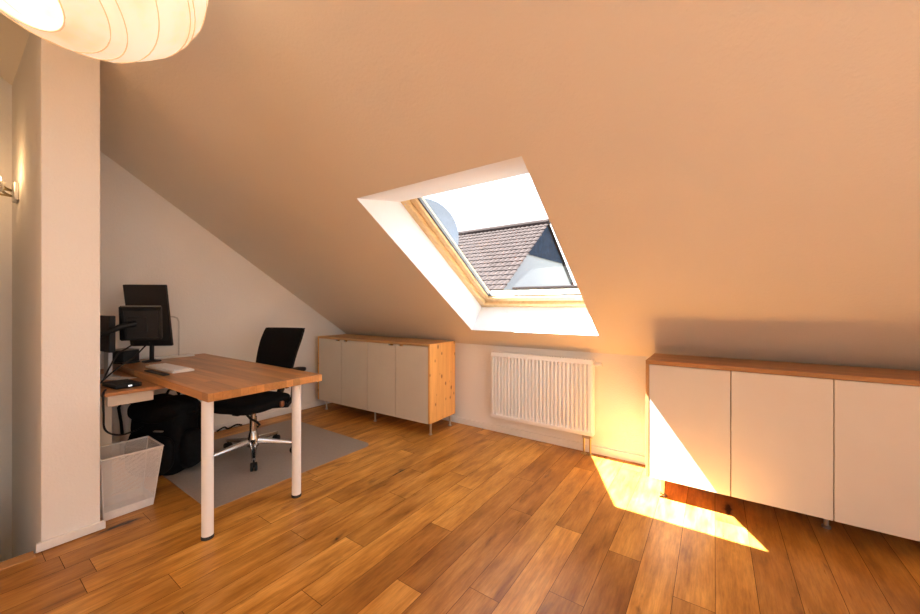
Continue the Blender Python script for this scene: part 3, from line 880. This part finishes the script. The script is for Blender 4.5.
# ------------------------------------------------------------------ paper lantern
def ray(px, py):
    f, yaw = 365.0, .6087
    F = Vector((-math.sin(yaw), math.cos(yaw), 0)); R = Vector((math.cos(yaw), math.sin(yaw), 0))
    return (F + R * ((px - 460) / f) + Vector((0, 0, 1)) * ((306 - py) / f)).normalized()
def lantern():
    rad = .280
    c = Vector((-1.330, .205, 2.135))
    ax = Vector((.13, -.50, -.86)).normalized()
    r = thing('pendant_lantern', 'round white paper pendant lantern glowing near the partition pier', 'lantern', c)
    n = 64; rings = []
    hole = math.radians(24)
    ribs = [hole + i * (PI - hole * 1.6) / 11 for i in range(12)]
    q = Vector((0, 0, 1)).rotation_difference(ax).to_matrix()
    m = MB()
    L = 88
    for i in range(L + 1):
        th = hole + (PI - .28 - hole) * i / L
        ring_ = []
        for k in range(n):
            ph = 2 * PI * k / n
            d = min(abs(th + .10 * math.sin(ph + rb * 9) * math.sin(rb) - rb) for rb in ribs)
            s = rad * (1 - .016 * min(d / .1, 1) ** .5 * 0 + .010 * (1 - min(d / .09, 1)))
            v = Vector((math.sin(th) * math.cos(ph), math.sin(th) * math.sin(ph), math.cos(th)))
            s += .004 * noise.noise(v * 5)
            ring_.append(m.bm.verts.new(c + q @ (v * s * .993)))
        rings.append(ring_)
    for i in range(L):
        for k in range(n): m.bm.faces.new((rings[i][k], rings[i][(k + 1) % n], rings[i + 1][(k + 1) % n], rings[i + 1][k]))
    m.build('lamp_shade', M_WASHI, r, smooth=True, angle=80)
    for rb in ribs[1:]:
        m = MB(); P = []
        for k in range(n + 1):
            ph = 2 * PI * k / n
            th = rb - .10 * math.sin(ph + rb * 9) * math.sin(rb)
            v = Vector((math.sin(th) * math.cos(ph), math.sin(th) * math.sin(ph), math.cos(th)))
            P.append(c + q @ (v * rad * 1.006))
        m.tube(P, .0016, 5, cap=False)
        m.build('rib', M_RIB, r, smooth=True)
    m = MB().ring(c + ax * rad * math.cos(hole), rad * math.sin(hole), .002, ax)
    m.build('bottom_ring', M_RIB, r, smooth=True)
    m = MB().tube([c + ax * rad * math.cos(hole) + (q @ Vector((rad * math.sin(hole), 0, 0))), c - Vector((0, 0, -.05)), c + ax * rad * math.cos(hole) - (q @ Vector((rad * math.sin(hole), 0, 0)))], .002, 6)
    m.build('wire_frame', M_RIB, r)
    m = MB().blob(c + Vector((0, 0, .03)), (.032, .032, .045), 2, 8)
    m.build('bulb', emit('warm_bulb', (1, .85, .6), 3.0), r, smooth=True)
    zc = cz(c.y)
    m = MB().cyl(c + Vector((0, 0, .07)), (c.x, c.y, zc - .02), .003, n=8).cyl(c + Vector((0, 0, .06)), c + Vector((0, 0, .12)), .02, n=16)
    m.build('cord', M_WHITE, r)
    m = MB().lathe([(.045, -.04), (.05, -.02), (.05, .03)], (c.x, c.y, zc), n=24)
    m.build('ceiling_rose', M_WHITE, r, smooth=True)
M_RIB = emit('backlit_rib', (.78, .60, .38), .24)
lantern()

# ------------------------------------------------------------------ wall sconce over the stair
def sconce():
    x, z, y = -3.535, 1.88, PY0
    r = thing('wall_sconce', 'metal wall lamp with thin paired arms on the stair side of the partition', 'wall lamp', (x, y, z))
    MB().box((x - .06, y - .022, z - .055), (x + .06, y - .0005, z + .055), .006).build('wall_plate', M_STEEL, r)
    for dz in (-.022, .012):
        MB().tube([(x - .03, y - .02, z + dz), (x + .03, y - .05, z + dz), (x + .13, y - .085, z + dz + .005)], .006, 8).build('arm', M_BRASS, r, smooth=True)
    for dz in (-.022, .012):  # added second arms and head past the view edge, to warm the stairwell
        MB().tube([(x - .03, y - .02, z + dz), (x - .01, y - .11, z + dz), (x + .07, y - .205, z + dz + .005)], .006, 8).build('arm', M_BRASS, r, smooth=True)
    h = Vector((x + .08, y - .21, z - .01))
    MB().lathe([(.012, -.03), (.022, -.02), (.028, .02), (.03, .03)], h, n=20).build('lamp_holder', M_STEEL, r, smooth=True)
    MB().blob(h + Vector((0, 0, .045)), (.016, .016, .022), 2, 6).build('bulb', emit('added_halogen', (1, .82, .5), 5.0), r, smooth=True)
    pl = bpy.data.lights.new('sconce_light', 'POINT'); pl.energy = 1.3; pl.color = (1, .58, .27); pl.shadow_soft_size = .03
    po = bpy.data.objects.new('sconce_light', pl); C.objects.link(po); po.location = h + Vector((0, 0, .10))
    h = Vector((x + .14, y - .088, z - .01))
    MB().lathe([(.012, -.03), (.022, -.02), (.028, .02), (.03, .03)], h, n=20).build('lamp_holder', M_STEEL, r, smooth=True)
    MB().blob(h + Vector((0, 0, .045)), (.016, .016, .022), 2, 6).build('bulb', emit('halogen', (1, .82, .5), 5.0), r, smooth=True)
    return h
hs = sconce()

# ------------------------------------------------------------------ outside
def outside():
    g = MB().panel(lambda a, b: (a, b, -6), -40, 30, 3.4, 45)
    struct(g.build('ground', M_GROUND), 'yard far below outside the roof window', 'ground')
    # own roof skin around the window
    m = MB()
    m.panel(lambda a, u: W(a, u, .33), XG - .4, XR + .4, -2.3, 2.35, [(WX0 - .04, WX1 + .04, UH - .07, UB + .04)])
    struct(m.build('roof', M_ROOFSKIN), 'dark outer roof surface around the roof window', 'roof')
    # neighbour's tiled roof
    Yr, Zr, Xv, Xl, t = 14.0, 4.49, -5.41, -15.0, .735
    Ye = 9.7
    r = thing('house', 'neighbouring house with a tiled brown roof seen through the roof window', 'house', (-9, Yr, -6))
    m = MB()
    nrow, ncol = 18, 48
    dirv = Vector((0, -1, -t)); slen = (Yr - Ye) * math.sqrt(1 + t * t)
    up = Vector((0, -t, 1)).normalized(); du = dirv.normalized()
    cw = (Xv - Xl) / ncol; rl = slen / nrow
    for i in range(nrow):
        for j in range(ncol):
            x0 = Xl + j * cw
            pts = []
            seg = 4
            for e, lift in ((0, .0), (1, .03)):
                p = Vector((0, Yr, Zr)) + du * (rl * (i + e * 1.04))
                for k in range(seg + 1):
                    pts.append(m.bm.verts.new(Vector((x0 + cw * k / seg, p.y, p.z)) + up * (lift + .03 * math.sin(PI * k / seg))))
            for k in range(seg):
                m.bm.faces.new((pts[k], pts[k + 1], pts[seg + 2 + k], pts[seg + 1 + k]))
            # tile nose
            q = Vector((0, Yr, Zr)) + du * (rl * (i + 1.04))
            lo = [m.bm.verts.new(Vector((x0 + cw * k / seg, q.y, q.z)) - up * .005) for k in range(seg + 1)]
            for k in range(seg): m.bm.faces.new((pts[seg + 1 + k], pts[seg + 2 + k], lo[k + 1], lo[k]))
    m.build('roof', M_TILE, r, smooth=False)
    m = MB().cyl((Xl, Yr, Zr + .06), (Xv, Yr, Zr + .06), .13, n=12)
    m.build('ridge', M_TILE, r)
    m = MB()
    m.bm.faces.new([m.bm.verts.new(p) for p in ((Xl, Yr, Zr), (Xv, Yr, Zr), (Xv, Yr + 4, Zr - 4 * t), (Xl, Yr + 4, Zr - 4 * t))])
    m.build('rear_roof', M_TILE, r)
    m = MB().box((Xl + .3, Ye + .35, -6), (Xv - .14, Yr + 3.6, Zr - 3.9 * t))
    m.build('wall', M_HOUSE, r)
    for x in (Xl + .3, Xv - .14):
        m = MB()
        m.bm.faces.new([m.bm.verts.new(p) for p in ((x, Ye + .3, Zr - (Yr - Ye - .3) * t - .05), (x, Yr + 3.6, Zr - 3.6 * t - .05), (x, Yr, Zr - .05))])
        m.build('gable', M_HOUSE, r)
    zc = 3.05; yc0 = Yr - (Zr - .05 - zc) / t; yc1 = Yr + (Zr - .05 - zc) / t; x = Xv - .10
    m = MB(); m.bm.faces.new([m.bm.verts.new(p) for p in ((x, yc0, zc), (x, yc1, zc), (x, Yr, Zr - .05))])
    m.build('gable_cladding', M_SLATE, r)
    # low white annexe with a flat roof edge
    r = thing('annexe', 'low white annexe with a tiled edge at the bottom of the roof window', 'house', (-3.5, 11.5, -6))
    A = lambda px, py, Y: Vector((0, 0, H_CAM)) + ray(px, py) * (Y / ray(px, py).y)
    za = A(540, 289, 10.6).z
    MB().box((-5.2, 10.6, -6), (1.5, 13.5, za), .02).build('wall', M_HOUSE, r)
    MB().box((-5.3, 10.5, za), (1.6, 13.6, za + .08), .02).build('roof_edge', M_TILE, r)
    # satellite dish on the roof by the window
    dc = Vector((0, 0, H_CAM)) + ray(421, 239) * 4.35
    r = thing('satellite_dish', 'grey blue satellite dish at the edge of the roof window', 'satellite dish', dc)
    ax = Vector((.5, -.85, -.05)).normalized()
    R_ = .44
    m = MB(); prof = [(0.0001 + R_ * k / 10, .10 * (k / 10) ** 2) for k in range(11)]
    prof += [(R_ + .008, .104), (R_ + .008, .092)] + [(R_ * k / 10, .10 * (k / 10) ** 2 - .012) for k in range(10, 0, -1)]
    m.lathe(prof, dc, ax, 48)
    m.build('reflector', M_DISH, r, smooth=True)
    yb = dc.y + .22
    zr = W(0, 0, .33).z - (yb - W(0, 0, .33).y) * SL
    m = MB().tube([dc - ax * .01, dc - ax * .18, (dc.x - .05, yb, dc.z - .05), (dc.x - .05, yb, zr - .02)], .03, 10)
    m.build('mast', M_STEEL, r, smooth=True)
    m = MB().tube([dc - Vector((0, 0, .40)) + ax * .09, dc + ax * .40 - Vector((0, 0, .18))], .012, 8).blob(dc + ax * .42 - Vector((0, 0, .17)), (.04, .04, .05), 2.5, 5)
    m.build('receiver_arm', M_GREYP, r, smooth=True)
outside()

# ------------------------------------------------------------------ light
sun = bpy.data.lights.new('sun', 'SUN'); sun.energy = SUN; sun.angle = math.radians(.5); sun.color = (1, .97, .90)
so = bpy.data.objects.new('sun', sun); C.objects.link(so)
so.rotation_euler = Vector((0, 0, -1)).rotation_difference(Vector((.62, .17, -1)).normalized()).to_euler()
so.location = (-3, 0, 8)

wd = bpy.data.worlds.new('sky'); bpy.context.scene.world = wd; wd.use_nodes = True
nt = wd.node_tree; nt.nodes.clear()
ow = nt.nodes.new('ShaderNodeOutputWorld'); bg = nt.nodes.new('ShaderNodeBackground')
tc = nt.nodes.new('ShaderNodeTexCoord'); sp = nt.nodes.new('ShaderNodeSeparateXYZ')
nt.links.new(tc.outputs['Generated'], sp.inputs[0])
rp_ = nt.nodes.new('ShaderNodeValToRGB')
rp_.color_ramp.elements[0].position = 0.0; rp_.color_ramp.elements[0].color = (.98, .96, .94, 1)
rp_.color_ramp.elements[1].position = .8; rp_.color_ramp.elements[1].color = (.66, .80, 1.0, 1)
nt.links.new(sp.outputs[2], rp_.inputs[0]); nt.links.new(rp_.outputs[0], bg.inputs[0]); nt.links.new(bg.outputs[0], ow.inputs[0])
bg.inputs[1].default_value = SKY

def portal(name, c, normal, sx, sy):
    l = bpy.data.lights.new(name, 'AREA'); l.shape = 'RECTANGLE'; l.size = sx; l.size_y = sy
    l.cycles.is_portal = True
    o = bpy.data.objects.new(name, l); C.objects.link(o)
    z = -Vector(normal).normalized(); x = Vector((1, 0, 0)) if abs(z.x) < .9 else Vector((0, 1, 0))
    y = z.cross(x).normalized(); x = y.cross(z).normalized()
    o.matrix_world = Matrix((( x.x, y.x, z.x, c[0]), (x.y, y.y, z.y, c[1]), (x.z, y.z, z.z, c[2]), (0, 0, 0, 1)))
uc = (gu0 + gu1) / 2
portal('portal_roof_window', W((gx0 + gx1) / 2, uc, .355), -n_, gx1 - gx0, gu1 - gu0)
for x0, x1, y0, y1 in RW:
    p = Vector(rear((x0 + x1) / 2, (y0 + y1) / 2)) + Vector((0, -.561, .828)) * .13
    portal('portal_rear_window', p, (0, .561, -.828), x1 - x0, (y1 - y0) * 1.2076)
portal('portal_balcony_door', (XR + .09, (DW[0] + DW[1]) / 2, (DW[2] + DW[3]) / 2), (-1, 0, 0), DW[1] - DW[0], DW[3] - DW[2])

pl = bpy.data.lights.new('sconce_light', 'POINT'); pl.energy = .9; pl.color = (1, .60, .27); pl.shadow_soft_size = .03
po = bpy.data.objects.new('sconce_light', pl); C.objects.link(po); po.location = hs + Vector((.0, -.015, .10))

def globe():  # added unseen lamp, throws the pier's soft shadow line onto the ceiling
    c = Vector((-2.44, -1.45, 2.12))
    r = thing('added_globe_lamp', 'unseen globe lamp added by the stair wall behind the viewpoint for warm light', 'lamp', c)
    MB().lathe([(.0, .13), (.02, .13), (.05, .10), (.05, .06), (.09, .06), (.09, .05), (0, .05)], c, n=24).build('socket', M_WHITE, r, smooth=True)
    MB().cyl(c + Vector((0, 0, .12)), (c.x, c.y, cz2(c.y)), .004, n=8).build('cord', M_WHITE, r)
    MB().blob(c - Vector((0, 0, .02)), (.05, .05, .06), 2, 8).build('bulb', emit('added_globe_bulb', (1, .75, .45), 4.0), r, smooth=True)
    l = bpy.data.lights.new('added_globe_light', 'POINT'); l.energy = ADDED_GLOBE; l.color = (1, .66, .38); l.shadow_soft_size = .16
    o = bpy.data.objects.new('added_globe_light', l); C.objects.link(o); o.location = c - Vector((0, 0, .13))
globe()

# ------------------------------------------------------------------ camera
cam = bpy.data.cameras.new('camera'); co = bpy.data.objects.new('camera', cam); C.objects.link(co)
cam.sensor_fit = 'HORIZONTAL'; cam.sensor_width = 36
cam.lens = 365.0 / 920 * 36
cam.clip_start = .02; cam.clip_end = 200
cam.shift_y = -(307 - 306) / 920
co.location = (0, 0, H_CAM); co.rotation_euler = (PI / 2, 0, .6087)
sc = bpy.context.scene
sc.camera = co
sc.view_settings.view_transform = 'Standard'; sc.view_settings.look = 'None'
sc.view_settings.exposure = EXPOSURE; sc.view_settings.gamma = 1; sc.view_settings.use_curve_mapping = False
sc.cycles.max_bounces = 10; sc.cycles.diffuse_bounces = 7; sc.cycles.transparent_max_bounces = 12
sc.cycles.sample_clamp_indirect = 6
sc.cycles.use_denoising = True
sc.cycles.use_adaptive_sampling = False
